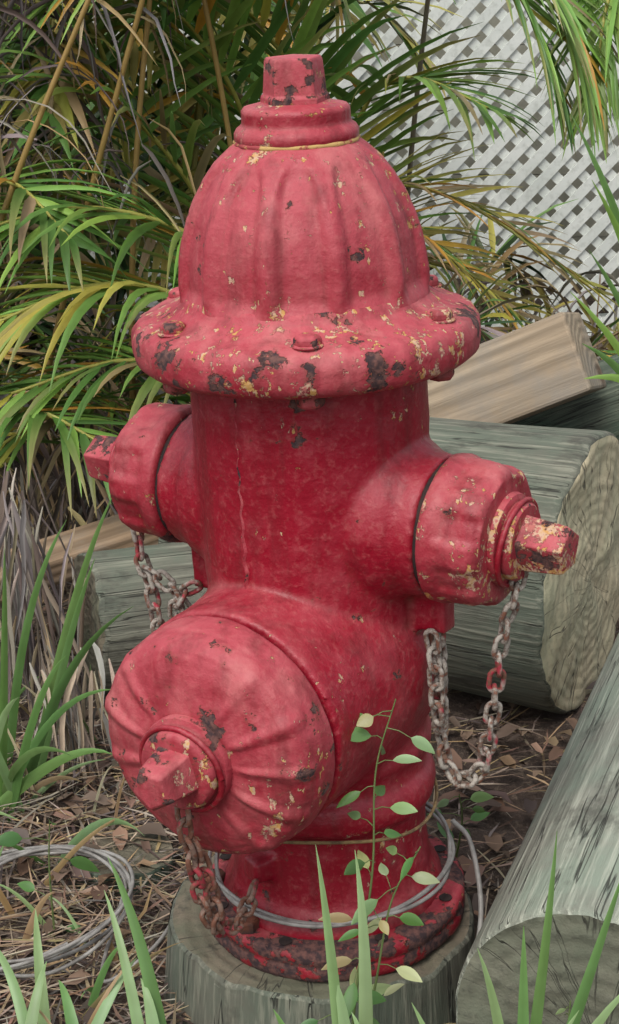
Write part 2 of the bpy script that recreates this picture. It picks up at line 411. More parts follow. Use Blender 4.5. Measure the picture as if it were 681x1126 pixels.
# chains
def catmull(P, n=24):
    P=[Vector(p) for p in P]; P=[2*P[0]-P[1]]+P+[2*P[-1]-P[-2]]; out=[]
    for i in range(1,len(P)-2):
        for k in range(n):
            t=k/n; a,b,c,d=P[i-1:i+3]
            out.append(.5*((2*b)+(c-a)*t+(2*a-5*b+4*c-d)*t*t+(3*b-a-3*c+d)*t**3))
    out.append(P[-2]); return out
def resample(pts, step):
    out=[pts[0].copy()]; acc=0
    for a,b in zip(pts[:-1],pts[1:]):
        L=(b-a).length; pos=0
        while acc+L-pos>=step:
            pos+=step-acc; acc=0; out.append(a.lerp(b,pos/L))
        acc+=L-pos
    return out
def chain(name, P, a=.0108, b=.0062, rw=.0024, pitch=.0168, seed=0, mat=None):
    rnd=random.Random(seed); pts=resample(catmull(P),pitch); verts=[];faces=[]
    for i in range(len(pts)-1):
        c=(pts[i]+pts[i+1])/2; d=(pts[i+1]-pts[i]).normalized()
        M=axis_mat(c,d,Vector((.3,.9,.1)))@Matrix.Rotation((i%2)*pi/2+.5+rnd.uniform(-.35,.35),4,'Z')@Matrix.Rotation(rnd.uniform(-.15,.15),4,'X')
        N=20;K=8;o=len(verts)
        for j in range(N):
            t=2*pi*j/N; ct,st=cos(t),sin(t); s=a-b
            cx=b*st; cz=b*ct+(s if ct>0 else -s)
            nrm=Vector((st,0,ct))
            for k in range(K):
                q=2*pi*k/K
                verts.append(M@(Vector((cx,0,cz))+nrm*rw*cos(q)+Vector((0,1,0))*rw*sin(q)))
        for j in range(N):
            for k in range(K):
                faces.append((o+j*K+k,o+((j+1)%N)*K+k,o+((j+1)%N)*K+(k+1)%K,o+j*K+(k+1)%K))
    return mesh_obj(name,verts,faces,mat or M_CHAIN,HYD)
chain('chain_right',[(.103,-.064,.355),(.105,-.066,.31),(.104,-.068,.26),(.108,-.072,.222),(.122,-.080,.207),(.138,-.086,.222),(.147,-.094,.27),(.152,-.100,.32),(.158,-.104,.365),(.168,-.107,.400),(.173,-.107,.430)],seed=1)
chain('chain_right_stub',[(.098,-.072,.352),(.100,-.076,.32),(.101,-.080,.285),(.101,-.080,.262)],seed=4)
chain('chain_left',[(-.174,.098,.422),(-.172,.092,.375),(-.163,.082,.34),(-.160,.078,.305),(-.152,.074,.292),(-.140,.068,.312),(-.138,.062,.335),(-.125,.057,.350),(-.106,.052,.362)],seed=2)
chain('chain_left_loop',[(-.168,.087,.36),(-.150,.074,.355),(-.130,.064,.33),(-.122,.060,.318),(-.114,.056,.335)],seed=5)
chain('chain_pumper',[(-.119,-.203,.265),(-.118,-.201,.235),(-.114,-.196,.20),(-.109,-.188,.16),(-.102,-.175,.13),(-.092,-.155,.112),(-.080,-.128,.108),(-.072,-.10,.118),(-.067,-.085,.128)],seed=3,mat=M_CHAINR)
chain('chain_pumper_stub',[(-.112,-.197,.225),(-.108,-.192,.205),(-.101,-.186,.165),(-.098,-.180,.135),(-.104,-.176,.112)],seed=6,mat=M_CHAINR)

def wire(name, P, r, mat, parent=None, cyc=False):
    cu=bpy.data.curves.new(name,'CURVE'); cu.dimensions='3D'; cu.bevel_depth=r; cu.bevel_resolution=3
    pts=catmull(P,8); sp=cu.splines.new('POLY'); sp.points.add(len(pts)-1)
    for i,p in enumerate(pts): sp.points[i].co=(p.x,p.y,p.z,1)
    sp.use_cyclic_u=cyc; cu.materials.append(mat)
    return link(bpy.data.objects.new(name,cu),parent)
for tag,o0,d,s0,r0 in (('ring_right',(0,0,ZN),dR,.199,.0375),('ring_left',(0,0,ZN),-dR,.199,.0375),('ring_pumper',(0,0,ZP),dP,.2305,.0395)):
    mm=axis_mat(o0,d)@Matrix.Translation((0,0,s0))@Matrix.Rotation(radians(6),4,'X')
    wire(tag,[mm@Vector((cos(t*pi/8)*r0,sin(t*pi/8)*r0-.002,0)) for t in range(17)],.0026,M_BODY,HYD)

P=[]
for k in range(42):
    a=radians(150)+k*2*pi/16; r=.108+.014*noise.noise(Vector((k*.35,1,0)))+.006
    P.append((cos(a)*r+.002,sin(a)*r,.094+.010*sin(a*1.0+.6)+.012*noise.noise(Vector((k*.3,5,0)))))
wire('wire_wrap',P,.0020,M_WIRE,HYD)
P=[(cos(radians(a))*.103,sin(radians(a))*.103,.158+.006*sin(a*.05)) for a in range(-150,30,12)]
wire('old_cord',P,.0016,simple('old_cord',(.25,.17,.07),(.1,.06,.03),90,.9),HYD)

# ------------------------------------------------------------------ LOGS
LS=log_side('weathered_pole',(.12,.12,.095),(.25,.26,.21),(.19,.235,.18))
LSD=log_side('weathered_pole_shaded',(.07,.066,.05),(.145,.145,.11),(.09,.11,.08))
LS2=log_side('green_pole',(.045,.055,.04),(.095,.11,.08),(.045,.08,.055))
LE=log_end('pole_end_grain',(.50,.43,.28),(.30,.26,.16),(.35,.34,.22),75)
LE2=log_end('stump_end_grain',(.16,.13,.09),(.08,.07,.05),(.09,.095,.06),90)
LE3=log_end('front_pole_end',(.14,.14,.10),(.10,.10,.075),(.11,.125,.085),60)
def log(name,p0,p1,r0,r1,mats,seed=0,seg=96,rings=30,rough=1.0,tilt=0.):
    p0=Vector(p0);p1=Vector(p1);L=(p1-p0).length
    verts=[];faces=[];mi=[]
    def rr(a,z,r): return r*(1+rough*.026*noise.noise(Vector((cos(a)*1.1,sin(a)*1.1,z*2+seed)))+.011*noise.noise(Vector((cos(a)*5,sin(a)*5,z*3+seed)))+.006*noise.noise(Vector((cos(a)*16,sin(a)*16,z*1.5+seed))))
    prof=[(0,0,1)]+[(k/12,0,1) for k in range(1,12)]+[(.970,.0,1),(.990,.003,0),(1,.010,0)]+[(1,L*k/rings,0) for k in range(1,rings)]+[(1,L-.009,0),(.993,L-.003,0),(.975,L,1)]+[(k/8,L,1) for k in range(7,0,-1)]+[(0,L,1)]
    R=[]
    for (f,z,e) in prof:
        r=(r0+(r1-r0)*z/L)*f
        if f==0: R.append([len(verts)]);verts.append(Vector((0,0,z)));continue
        ids=[]
        for i in range(seg):
            a=2*pi*i/seg; q=rr(a,z,r); zz=z+ (.008*noise.noise(Vector((cos(a)*q*18,sin(a)*q*18,seed))) +.004*noise.noise(Vector((cos(a)*q*70,sin(a)*q*70,seed))) if e or f>.98 and (z<.012 or z>L-.01) else 0)
            ids.append(len(verts));verts.append(Vector((cos(a)*q,sin(a)*q,zz)))
        R.append(ids)
    for n,(A,B) in enumerate(zip(R[:-1],R[1:])):
        isend=prof[n][2] and prof[n+1][2]
        for i in range(seg):
            j=(i+1)%seg
            if len(A)==1: faces.append((A[0],B[j],B[i]))
            elif len(B)==1: faces.append((A[i],A[j],B[0]))
            else: faces.append((A[i],A[j],B[j],B[i]))
            mi.append(1 if isend else 0)
    ob=mesh_obj(name,verts,faces,mats,None,sharp=50)
    ob.data.polygons.foreach_set('material_index',mi)
    ob.matrix_world=axis_mat(p0,(p1-p0)/L,Vector((.1,.2,1)))
    return ob
GZ=-.05
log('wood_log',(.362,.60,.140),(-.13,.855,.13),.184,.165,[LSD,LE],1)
log('wood_log',(.238,-.225,.050),(.505,.44,.072),.120,.138,[LS,LE3],5)
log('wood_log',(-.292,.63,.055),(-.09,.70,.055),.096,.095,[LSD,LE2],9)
log('wood_log',(.12,1.12,.06),(.95,1.06,.41),.080,.085,[LS2,LE],14,rough=.4)
log('wood_log',(.25,1.18,.02),(1.1,.98,.10),.13,.13,[LS2,LE],17,rough=.4)
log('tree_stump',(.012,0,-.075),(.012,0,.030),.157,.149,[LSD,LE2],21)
log('tree_stump',(-.210,.20,-.08),(-.207,.203,-.030),.062,.058,[LS2,LE2],25)

def lumber(name,p0,p1,w,h,roll,c1,c2):
    s=NT(name+'_wood')
    g=s.noise(1,6,.65,src=s.mapping((60,60,2.5),loc=(1,2,p0[0])),dist=.6)
    wv=s.n('ShaderNodeTexWave',wave_type='RINGS',rings_direction='Z'); wv.inputs['Scale'].default_value=22; wv.inputs['Distortion'].default_value=4.5; wv.inputs['Detail'].default_value=3
    s.l(s.mapping((1,1,.16),loc=(.03,.06,0)),wv.inputs['Vector'])
    big=s.noise(7,5,.65)
    c=s.mix(s.ramp(g,.35,.65),c1,c2); c=s.mix(s.ramp(wv.outputs['Fac'],.1,.9,0,.42),c,tuple(x*.45 for x in c1))
    c=s.mix(s.ramp(big,.45,.62,0,.6),c,(.20,.185,.16))
    vk=s.n('ShaderNodeTexVoronoi'); vk.inputs['Scale'].default_value=8; s.l(s.mapping((1,1,.6),loc=(.31,.12,.05)),vk.inputs['Vector'])
    c=s.mix(s.ramp(vk.outputs['Distance'],.20,.11,0,.8),c,(.10,.055,.03))
    s.l(c,s.b.inputs['Base Color']); s.b.inputs['Roughness'].default_value=.85
    s.l(s.bump(s.math('ADD',g,s.math('MULTIPLY',wv.outputs['Fac'],.4)),.5,.004),s.b.inputs['Normal'])
    p0=Vector(p0);p1=Vector(p1);L=(p1-p0).length
    bm=bmesh.new(); bmesh.ops.create_cube(bm,size=1)
    for v in bm.verts: v.co=Vector((v.co.x*w,v.co.y*h,(v.co.z+.5)*L))
    me=bpy.data.meshes.new(name); bm.to_mesh(me); bm.free(); me.materials.append(s.m)
    ob=link(bpy.data.objects.new(name,me)); ob.matrix_world=axis_mat(p0,(p1-p0)/L)@Matrix.Rotation(radians(roll),4,'Z')
    bevel(ob,.005,2); return ob
lumber('timber_beam',(.40,.97,.340),(-.08,1.10,.100),.120,.120,14,(.27,.205,.135),(.39,.31,.215))
lumber('timber_beam',(-.62,.64,.045),(-.17,.80,.145),.09,.038,0,(.20,.13,.075),(.30,.21,.13))

# ------------------------------------------------------------------ GROUND
N=220; gv=[]; gf=[]
def warp(t): return 30*(.022*t+.978*t**5)
for j in range(N+1):
    for i in range(N+1):
        x=warp(i/N*2-1); y=warp(j/N*2-1)+.5
        z=GZ
        if abs(x)<2 and abs(y-.5)<2.5:
            z+=.018*noise.noise(Vector((x*4,y*4,0)))+.012*noise.noise(Vector((x*14,y*14,2)))+.006*noise.noise(Vector((x*45,y*45,2)))
        gv.append((x,y,z))
for j in range(N):
    for i in range(N):
        a=j*(N+1)+i; gf.append((a,a+1,a+N+2,a+N+1))
s=NT('soil_and_mulch')
a=s.noise(14,6,.7); b=s.noise(90,5,.7)
c=s.mix(s.ramp(a,.35,.65),(.038,.025,.019),(.10,.068,.05)); c=s.mix(s.ramp(b,.5,.7),c,(.19,.14,.10))
s.l(c,s.b.inputs['Base Color']); s.b.inputs['Roughness'].default_value=.95
s.l(s.bump(s.math('ADD',a,b),.8,.012),s.b.inputs['Normal'])
mesh_obj('ground',gv,gf,s.m)

# ------------------------------------------------------------------ strips / foliage
class Fol:
    def __init__(s): s.v=[];s.f=[];s.c=[]
    def strip(s, pts, w, side, col, fold=.25, prof=None, tipcol=None):
        n=len(pts); o=len(s.v); side=Vector(side)
        for i,p in enumerate(pts):
            t=i/(n-1)
            wd=w*(prof(t) if prof else (min(1,t/.12+.35)*(1-t**2.2)+.03))
            d=(pts[min(i+1,n-1)]-pts[max(i-1,0)]).normalized()
            sd=side-d*side.dot(d)
            if sd.length<1e-4: sd=Vector((1,0,0))
            sd.normalize(); nr=d.cross(sd)
            cc=col if not tipcol else tuple(col[k]*(1-t**2)+tipcol[k]*t**2 for k in range(3))
            s.v+= [p-sd*wd/2+nr*wd*fold, p, p+sd*wd/2+nr*wd*fold]
            s.c+= [cc,tuple(x*.85 for x in cc),cc]
        for i in range(n-1):
            for q in(0,1): s.f.append((o+i*3+q,o+i*3+q+1,o+i*3+q+4,o+i*3+q+3))
    def tube(s, pts, r0, r1, col, K=6):
        o=len(s.v); n=len(pts)
        for i,p in enumerate(pts):
            d=(pts[min(i+1,n-1)]-pts[max(i-1,0)]).normalized(); x=d.orthogonal().normalized(); y=d.cross(x); r=r0+(r1-r0)*i/(n-1)
            for k in range(K):
                q=2*pi*k/K; s.v.append(p+x*r*cos(q)+y*r*sin(q)); s.c.append(col)
        for i in range(n-1):
            for k in range(K): s.f.append((o+i*K+k,o+i*K+(k+1)%K,o+(i+1)*K+(k+1)%K,o+(i+1)*K+k))
    def obj(s,name,mat): return mesh_obj(name,s.v,s.f,mat,None,cols=s.c)
def jit(c,rnd,a=.25):
    k=1+rnd.uniform(-a,a); return (c[0]*k*(1+rnd.uniform(-.12,.12)),c[1]*k,c[2]*k*(1+rnd.uniform(-.15,.15)))
G_BR=(.21,.36,.075); G_MID=(.10,.21,.045); G_DK=(.028,.065,.020); G_YE=(.40,.37,.07); G_OL=(.24,.21,.05); TAN=(.33,.24,.13); GREY=(.21,.18,.16); ORG=(.50,.28,.05)
def frond(F, P, ll=.28, lw=.017, n=34, cols=(G_BR,G_MID), droop=.5, rach=(.40,.38,.09), seed=0, yel=.08, start=.1, ang=45, rr=.006, S=6, lift=.25):
    rnd=random.Random(seed); pts=catmull(P,14); m=len(pts)
    F.tube(pts[::3]+[pts[-1]],rr,.0018,rach,5)
    for i in range(n):
        t=start+(1-start)*i/(n-1); k=min(m-2,int(t*(m-1))); p=pts[k].lerp(pts[k+1],t*(m-1)-k)
        d=(pts[min(k+2,m-1)]-pts[max(k-1,0)]).normalized()
        sd=d.cross(Vector((0,0,1)))
        if sd.length<.1: sd=Vector((1,0,0))
        sd.normalize(); upv=sd.cross(d)
        for sg in(-1,1):
            A=radians(ang*(1-.45*t)+rnd.uniform(-9,9))
            L=ll*(.45+.55*sin(pi*min(1,.18+t*.85))**.8)*rnd.uniform(.82,1.12)
            dr=(d*cos(A)+(sd*sg*.9+upv*rnd.uniform(lift-.2,lift+.2))*sin(A)).normalized()
            q=p.copy(); lp=[q.copy()]
            g=droop*rnd.uniform(.6,1.4)
            for z in range(S):
                q=q+dr*(L/S); lp.append(q.copy())
                dr=(dr+Vector((0,0,-1))*g*2.5/S*(z+1)/S*.9).normalized()
            c=jit(rnd.choice(cols),rnd); tip=None
            if rnd.random()<yel: c=jit(rnd.choice((G_YE,ORG,TAN)),rnd)
            elif rnd.random()<.35: tip=(.32,.26,.10)
            F.strip(lp,lw*rnd.uniform(.75,1.15),d,c,.22,tipcol=tip)

palm=Fol()
frond(palm,[(-.02,1.45,.15),(-.14,1.25,.42),(-.33,1.12,.52),(-.52,1.02,.49)],.34,.015,28,(G_BR,G_BR,G_MID),.75,seed=1,yel=.1,ang=62,lift=0)
frond(palm,[(-.02,1.35,.10),(-.15,1.10,.36),(-.30,1.0,.43),(-.47,.92,.38)],.32,.015,28,(G_BR,G_BR,G_YE),.75,seed=2,yel=.12,ang=65,lift=0)
frond(palm,[(-.0,1.3,.05),(-.12,1.05,.26),(-.26,.95,.33),(-.42,.88,.30)],.26,.014,26,(G_BR,G_MID,G_MID),.8,seed=22,yel=.12,ang=65,lift=0)
frond(palm,[(-.55,1.2,.05),(-.47,1.0,.22),(-.38,.86,.28),(-.27,.78,.25)],.24,.013,22,(G_BR,G_MID,G_MID),.9,seed=23,yel=.12,ang=62,lift=0)
frond(palm,[(-.1,1.6,.2),(-.2,1.45,.50),(-.36,1.35,.67),(-.60,1.25,.70)],.34,.016,26,(G_MID,G_BR),.6,seed=3,yel=.12,ang=60,lift=0)
frond(palm,[(-.05,1.7,.3),(-.12,1.55,.62),(-.24,1.4,.80),(-.42,1.25,.84)],.34,.017,28,(G_MID,G_BR,G_BR),.5,seed=4,yel=.15,ang=55)
frond(palm,[(.05,1.75,.3),(.0,1.6,.60),(-.10,1.45,.78),(-.24,1.3,.86)],.34,.017,28,(G_MID,G_MID,G_BR),.45,seed=5,yel=.15,ang=55)
frond(palm,[(.05,1.8,.4),(.10,1.7,.60),(.18,1.6,.66),(.30,1.5,.62)],.26,.013,22,(G_MID,G_BR),.5,seed=6,yel=.2,ang=60,lift=0)
frond(palm,[(.02,1.75,.30),(.12,1.65,.46),(.28,1.6,.44),(.50,1.55,.30)],.22,.012,26,(G_OL,G_YE,G_MID),.35,seed=7,yel=.35,ang=60)
frond(palm,[(-.05,1.7,.15),(.10,1.62,.32),(.25,1.58,.33),(.42,1.5,.22)],.20,.012,24,(G_OL,G_YE,G_OL),.5,seed=8,yel=.5,ang=60)
frond(palm,[(.0,1.72,.25),(.10,1.6,.40),(.20,1.55,.39),(.34,1.5,.28)],.20,.012,24,(G_OL,G_MID,G_OL),.5,seed=28,yel=.4,ang=60)
frond(palm,[(.18,1.35,.95),(.28,1.28,.90),(.36,1.22,.82),(.41,1.18,.70)],.26,.011,26,(G_BR,G_BR),.9,seed=9,yel=.03,ang=32)
frond(palm,[(.58,1.45,.92),(.50,1.35,.88),(.45,1.26,.80),(.43,1.20,.68)],.24,.011,22,(G_BR,G_BR),.8,seed=10,yel=.03,ang=30)
frond(palm,[(.20,1.35,.93),(.27,1.28,.88),(.33,1.22,.79),(.37,1.2,.69)],.24,.010,22,(G_BR,G_MID),.9,seed=29,yel=.03,ang=30)
frond(palm,[(.05,1.5,1.10),(-.05,1.4,1.00),(-.2,1.3,.93),(-.40,1.25,.80)],.32,.015,28,(G_MID,G_BR),.75,seed=11,yel=.1,ang=55)
frond(palm,[(-.65,1.4,.3),(-.55,1.25,.50),(-.44,1.1,.56),(-.34,.98,.50)],.26,.015,18,(G_BR,G_MID),.8,seed=12,yel=.1,ang=55)
frond(palm,[(-.15,1.4,.0),(-.25,1.15,.18),(-.36,1.0,.24),(-.50,.9,.18)],.26,.014,22,(G_MID,G_BR,G_YE),.9,seed=13,yel=.2,ang=60)
frond(palm,[(-.05,1.9,.6),(.02,1.8,.80),(.10,1.7,.86),(.22,1.6,.84)],.28,.014,26,(G_MID,G_DK,G_BR),.6,seed=14,yel=.1,ang=55)
frond(palm,[(-.3,1.6,.4),(-.34,1.45,.72),(-.42,1.3,.86),(-.55,1.2,.88)],.32,.016,24,(G_MID,G_BR),.6,seed=15,yel=.1,ang=58)
for k,(a,b,c) in enumerate([((-.50,1.25,-.05),(-.36,1.2,.45),(-.20,1.15,.95)),((-.30,1.3,-.05),(-.28,1.3,.5),(-.22,1.3,1.0)),((-.55,1.1,.25),(-.44,1.1,.55),(-.30,1.1,.85)),((-.08,1.4,-.05),(-.12,1.4,.5),(-.2,1.35,1.0)),((.17,1.9,-.05),(.19,1.8,.5),(.23,1.7,1.0))]):
    palm.tube(catmull([a,b,c],10),.006,.004,(.36,.24,.08) if k!=4 else (.20,.17,.13))
palm.obj('areca_palm',M_LEAF)

back=Fol(); rnd=random.Random(33)
for k in range(60):
    bx=rnd.uniform(-1.2,.02); by=rnd.uniform(1.7,2.3); h=rnd.uniform(.25,1.15)
    az=rnd.uniform(0,2*pi); R=rnd.uniform(.22,.5)
    dx,dy=cos(az)*R*.8,sin(az)*R*.6-.2
    cset=(G_DK,G_MID,G_DK) if rnd.random()<.6 else (G_MID,G_OL)
    frond(back,[(bx,by,h*.2),(bx+dx*.3,by+dy*.3,h*.8),(bx+dx*.65,by+dy*.65,h*.98),(bx+dx,by+dy,h*.85)],.28,.019,18,cset,.6,(.2,.18,.05),seed=100+k,yel=.1,S=4,ang=55)
for k in range(45):
    bx=rnd.uniform(-.9,.45); by=rnd.uniform(1.3,2.0); z=rnd.uniform(.0,.28)
    az=rnd.uniform(0,2*pi); R=.3; dx,dy=cos(az)*R,sin(az)*R*.6
    frond(back,[(bx,by,GZ),(bx+dx*.4,by+dy*.4,z),(bx+dx,by+dy,z*.7)],.2,.015,14,(G_DK,G_MID,GREY,TAN),.8,(.15,.12,.06),seed=300+k,yel=.15,S=4)
back.obj('palm_thicket',M_BACK)

dead=Fol(); rnd=random.Random(5)
def strand(F,p,L,d,w,col,g=.35,S=8,curl=.25):
    q=Vector(p);dr=Vector(d).normalized();pts=[q.copy()]
    for z in range(S):
        q=q+dr*(L/S);pts.append(q.copy()); dr=(dr+Vector((rnd.uniform(-curl,curl),rnd.uniform(-curl,curl),-g))).normalized()
    F.strip(pts,w,(rnd.uniform(-1,1),rnd.uniform(-1,1),.2),col,.45)
for k in range(190):
    strand(dead,(rnd.gauss(-.42,.08),rnd.uniform(1.1,1.5),rnd.uniform(.55,1.0)),rnd.uniform(.12,.3),(rnd.uniform(-1,1),rnd.uniform(-.5,.3),rnd.uniform(-.6,.5)),rnd.uniform(.004,.010),jit(rnd.choice((GREY,TAN,(.10,.075,.07))),rnd,.3))
for k in range(130):
    strand(dead,(rnd.uniform(-.50,-.20),rnd.uniform(.85,1.2),rnd.uniform(.05,.25)),rnd.uniform(.15,.3),(rnd.uniform(-.6,.6),rnd.uniform(-.5,.1),-.6),rnd.uniform(.004,.010),jit(rnd.choice((GREY,TAN,(.10,.075,.06))),rnd,.3),.2,curl=.18)
for k in range(85):
    strand(dead,(rnd.gauss(-.37,.03),rnd.uniform(.50,.66),rnd.uniform(.05,.30)),rnd.uniform(.15,.36),(rnd.uniform(-.3,.3),rnd.uniform(-.4,.1),-.7),rnd.uniform(.003,.009),jit(rnd.choice((GREY,(.38,.33,.27),(.30,.24,.16),(.13,.10,.09))),rnd,.3),.2,curl=.16)
for k in range(60):
    strand(dead,(rnd.gauss(-.30,.03),rnd.uniform(.38,.48),rnd.uniform(.02,.12)),rnd.uniform(.08,.2),(rnd.uniform(-.3,.5),rnd.uniform(-.4,.1),-.7),rnd.uniform(.003,.008),jit(rnd.choice((GREY,(.42,.37,.31),(.36,.30,.22))),rnd,.3),.2,curl=.16)
for k in range(200):
    strand(dead,(rnd.uniform(.0,.75),rnd.uniform(1.5,2.0),rnd.uniform(.0,.30)),rnd.uniform(.15,.3),(rnd.uniform(-1,1),rnd.uniform(-.5,.3),rnd.uniform(-.7,.3)),rnd.uniform(.004,.010),jit(rnd.choice((GREY,TAN,G_OL)),rnd,.3))
dead.obj('dead_palm_leaves',M_DRY)

lit=Fol(); rnd=random.Random(9)
for k in range(6400):
    x=rnd.uniform(-.65,.7); y=rnd.uniform(-.35,1.2)
    if rnd.random()<.4: x=rnd.uniform(-.5,-.1); y=rnd.uniform(-.3,.5)
    if (x-.012)**2+y*y<.165**2: continue
    a=rnd.gauss(.4,1.0); L=rnd.uniform(.015,.11); z=GZ+.004+rnd.uniform(0,.022)
    p=Vector((x,y,z)); d=Vector((cos(a),sin(a),rnd.uniform(-.08,.14)))
    b=Vector((-sin(a),cos(a),0))*rnd.uniform(-.25,.25)
    pts=[p,p+d*L*.5+b*L*.3,p+d*L]
    lit.strip(pts,rnd.uniform(.0015,.005),(-sin(a),cos(a),0),jit(rnd.choice((TAN,(.15,.12,.10),(.17,.10,.065),(.36,.30,.22),(.26,.19,.13),(.07,.045,.035))),rnd,.4),.1)
for k in range(900):
    x=rnd.uniform(-.6,.6); y=rnd.uniform(-.3,1.0)
    if (x-.012)**2+y*y<.175**2: continue
    a=rnd.uniform(0,6.28); L=rnd.uniform(.02,.045); p=Vector((x,y,GZ+.014+rnd.uniform(0,.012))); d=Vector((cos(a),sin(a),rnd.uniform(-.3,.3)))
    lit.strip([p,p+d*L*.3,p+d*L*.7+Vector((0,0,.004)),p+d*L],L*.5,(-sin(a),cos(a),rnd.uniform(-.4,.4)),jit(rnd.choice(((.13,.08,.055),(.22,.14,.09),(.08,.055,.042))),rnd,.35),.2,prof=lambda t:max(.05,sin(pi*t)))
lit.obj('leaf_litter',M_DRY)

grass=Fol(); rnd=random.Random(12)
def blade(F,p,tip,bend,w,col,S=10):
    p=Vector(p);tip=Vector(tip);mid=(p+tip)/2+Vector(bend)
    pts=[(1-t)**2*p+2*t*(1-t)*mid+t*t*tip for t in [i/S for i in range(S+1)]]
    d=(tip-p).normalized(); side=d.cross(Vector((rnd.uniform(-.5,.5),-1,.3)))
    F.strip(pts,w,side,jit(col,rnd,.15),.2,tipcol=tuple(x*1.25 for x in col))
GB=(.14,.27,.08); GL=(.24,.36,.16)
L1=[((-.335,.40,-.05),(-.215,.33,.345)),((-.33,.38,-.05),(-.235,.30,.28)),((-.36,.36,-.05),(-.21,.22,.16)),((-.37,.34,-.05),(-.24,.12,.13)),
    ((-.33,.30,-.05),(-.40,.25,.22)),((-.36,.32,-.05),(-.33,.28,.30)),((-.28,.2,-.05),(-.17,.1,.05)),
    ((-.38,.30,-.05),(-.22,.26,.06)),((-.40,.4,-.05),(-.34,.3,.20)),((-.42,.2,-.05),(-.30,.1,.07)),
    ((-.37,.42,-.05),(-.27,.34,.31)),((-.35,.30,-.05),(-.26,.22,.20)),((-.38,.28,-.05),(-.31,.2,.16)),((-.34,.36,-.05),(-.19,.26,.24)),((-.39,.36,-.05),(-.36,.3,.33))]
for a,b in L1: blade(grass,a,b,(rnd.uniform(-.03,.03),0,.07),rnd.uniform(.009,.014),rnd.choice((GB,GL,GB)))
for a,b in [((.035,-.27,-.05),(.005,-.22,.232)),((.045,-.27,-.05),(.038,-.2,.215)),((.03,-.28,-.05),(-.03,-.26,.10)),((.05,-.28,-.05),(.035,-.25,.09)),((.03,-.28,-.05),(-.02,-.24,.02)),((.04,-.28,-.05),(.02,-.24,.12)),((.05,-.29,-.05),(.06,-.25,.03)),
            ((.165,-.33,-.05),(.19,-.30,.292)),((.165,-.33,-.05),(.245,-.30,.262)),((.17,-.33,-.05),(.13,-.32,.20)),((.16,-.33,-.05),(.255,-.33,.18)),((.15,-.34,-.05),(.08,-.32,.15)),((.17,-.34,-.05),(.165,-.32,.22)),((.18,-.34,-.05),(.21,-.33,.15)),
            ((-.14,-.2,-.05),(-.19,-.08,.10)),((-.12,-.2,-.05),(-.18,-.12,.16)),((-.24,-.15,-.05),(-.26,-.05,.06)),((-.25,-.16,-.05),(-.31,-.05,.03)),((-.22,-.18,-.05),(-.16,-.1,.04)),((-.26,-.2,-.05),(-.24,-.12,.05)),((-.13,-.22,-.05),(-.15,-.16,.06)),((-.20,-.2,-.05),(-.23,-.12,.03))]:
    blade(grass,a,b,(rnd.uniform(-.02,.02),0,.05),rnd.uniform(.011,.016),rnd.choice((GB,GL,GL)))
for k in range(90):
    x=rnd.uniform(-.6,-.18); y=rnd.uniform(-.2,.7)
    blade(grass,(x,y,GZ),(x+rnd.uniform(-.11,.11),y+rnd.uniform(-.08,.05),rnd.uniform(-.03,.08)),(0,0,.03),rnd.uniform(.003,.008),rnd.choice((GB,GL,TAN,TAN,(.42,.36,.25))))
for a,b in [((.60,1.0,.0),(.385,.9,.50)),((.62,1.0,.0),(.37,.95,.43)),((.58,1.1,.1),(.40,1.0,.58)),((.60,1.2,.1),(.38,1.1,.66)),((.56,.95,.1),(.375,.85,.38)),((.55,.9,.2),(.38,.85,.33))]:
    blade(grass,a,b,(.02,0,.08),.022,rnd.choice((GB,G_BR)))
grass.obj('grass',M_LEAF)

def oval(F,p,d,L,w,col):
    p=Vector(p);d=Vector(d).normalized();pts=[p+d*L*t/7+Vector((0,0,-.25*L*(t/7)**2)) for t in range(8)]
    F.strip(pts,w,d.cross(Vector((rnd.uniform(-.6,.6),-.9,rnd.uniform(.1,.9)))),col,.16,prof=lambda t: max(.03,sin(pi*min(1,t**.8)))**.8)
def weed(name,stem,leaves,sz,cols,seed):
    F=Fol(); global rnd; rnd=random.Random(seed); pts=catmull(stem,12); F.tube(pts,.0014,.0006,(.16,.22,.08))
    for i in range(leaves):
        t=.12+.86*i/(leaves-1)+rnd.uniform(-.03,.02); p=pts[int(t*(len(pts)-1))]
        a=i*2.3+rnd.uniform(-.8,.8); d=Vector((cos(a),sin(a)*.6,rnd.uniform(-.4,.5)))
        st=d.normalized()*sz*rnd.uniform(.3,1.0); F.tube([p,p+st*.5+Vector((0,0,.002)),p+st],.0006,.0004,(.16,.22,.08),4)
        oval(F,p+st,d,sz*rnd.uniform(.5,1.35),sz*rnd.uniform(.30,.55),jit(rnd.choice(cols),rnd,.25))
    return F.obj(name,M_LEAF)
WG=(.10,.22,.06); WP=(.36,.42,.22); WY=(.38,.32,.15)
weed('weed_plant',[(.03,-.2,-.05),(.042,-.19,.08),(.054,-.175,.18),(.056,-.165,.27),(.072,-.16,.335)],22,.024,(WG,WG,WP,GL,WY),41)
weed('weed_plant',[(.03,-.2,-.05),(.055,-.19,.06),(.070,-.18,.15),(.095,-.17,.20)],14,.022,(WG,WP,GL,WY),42)
weed('weed_plant',[(.02,-.22,-.05),(.02,-.215,.02),(.03,-.21,.08)],9,.024,(WG,WG,GL),43)
weed('weed_plant',[(-.26,.05,-.05),(-.262,.05,.04),(-.258,.045,.10)],6,.028,(WG,WG),44)
weed('weed_plant',[(.16,.20,-.05),(.165,.18,.02),(.16,.17,.06)],8,.026,(WG,WG,GL),45)
weed('weed_plant',[(.20,-.30,-.05),(.205,-.30,.05),(.21,-.29,.13)],22,.009,(GL,WG,WP),46)
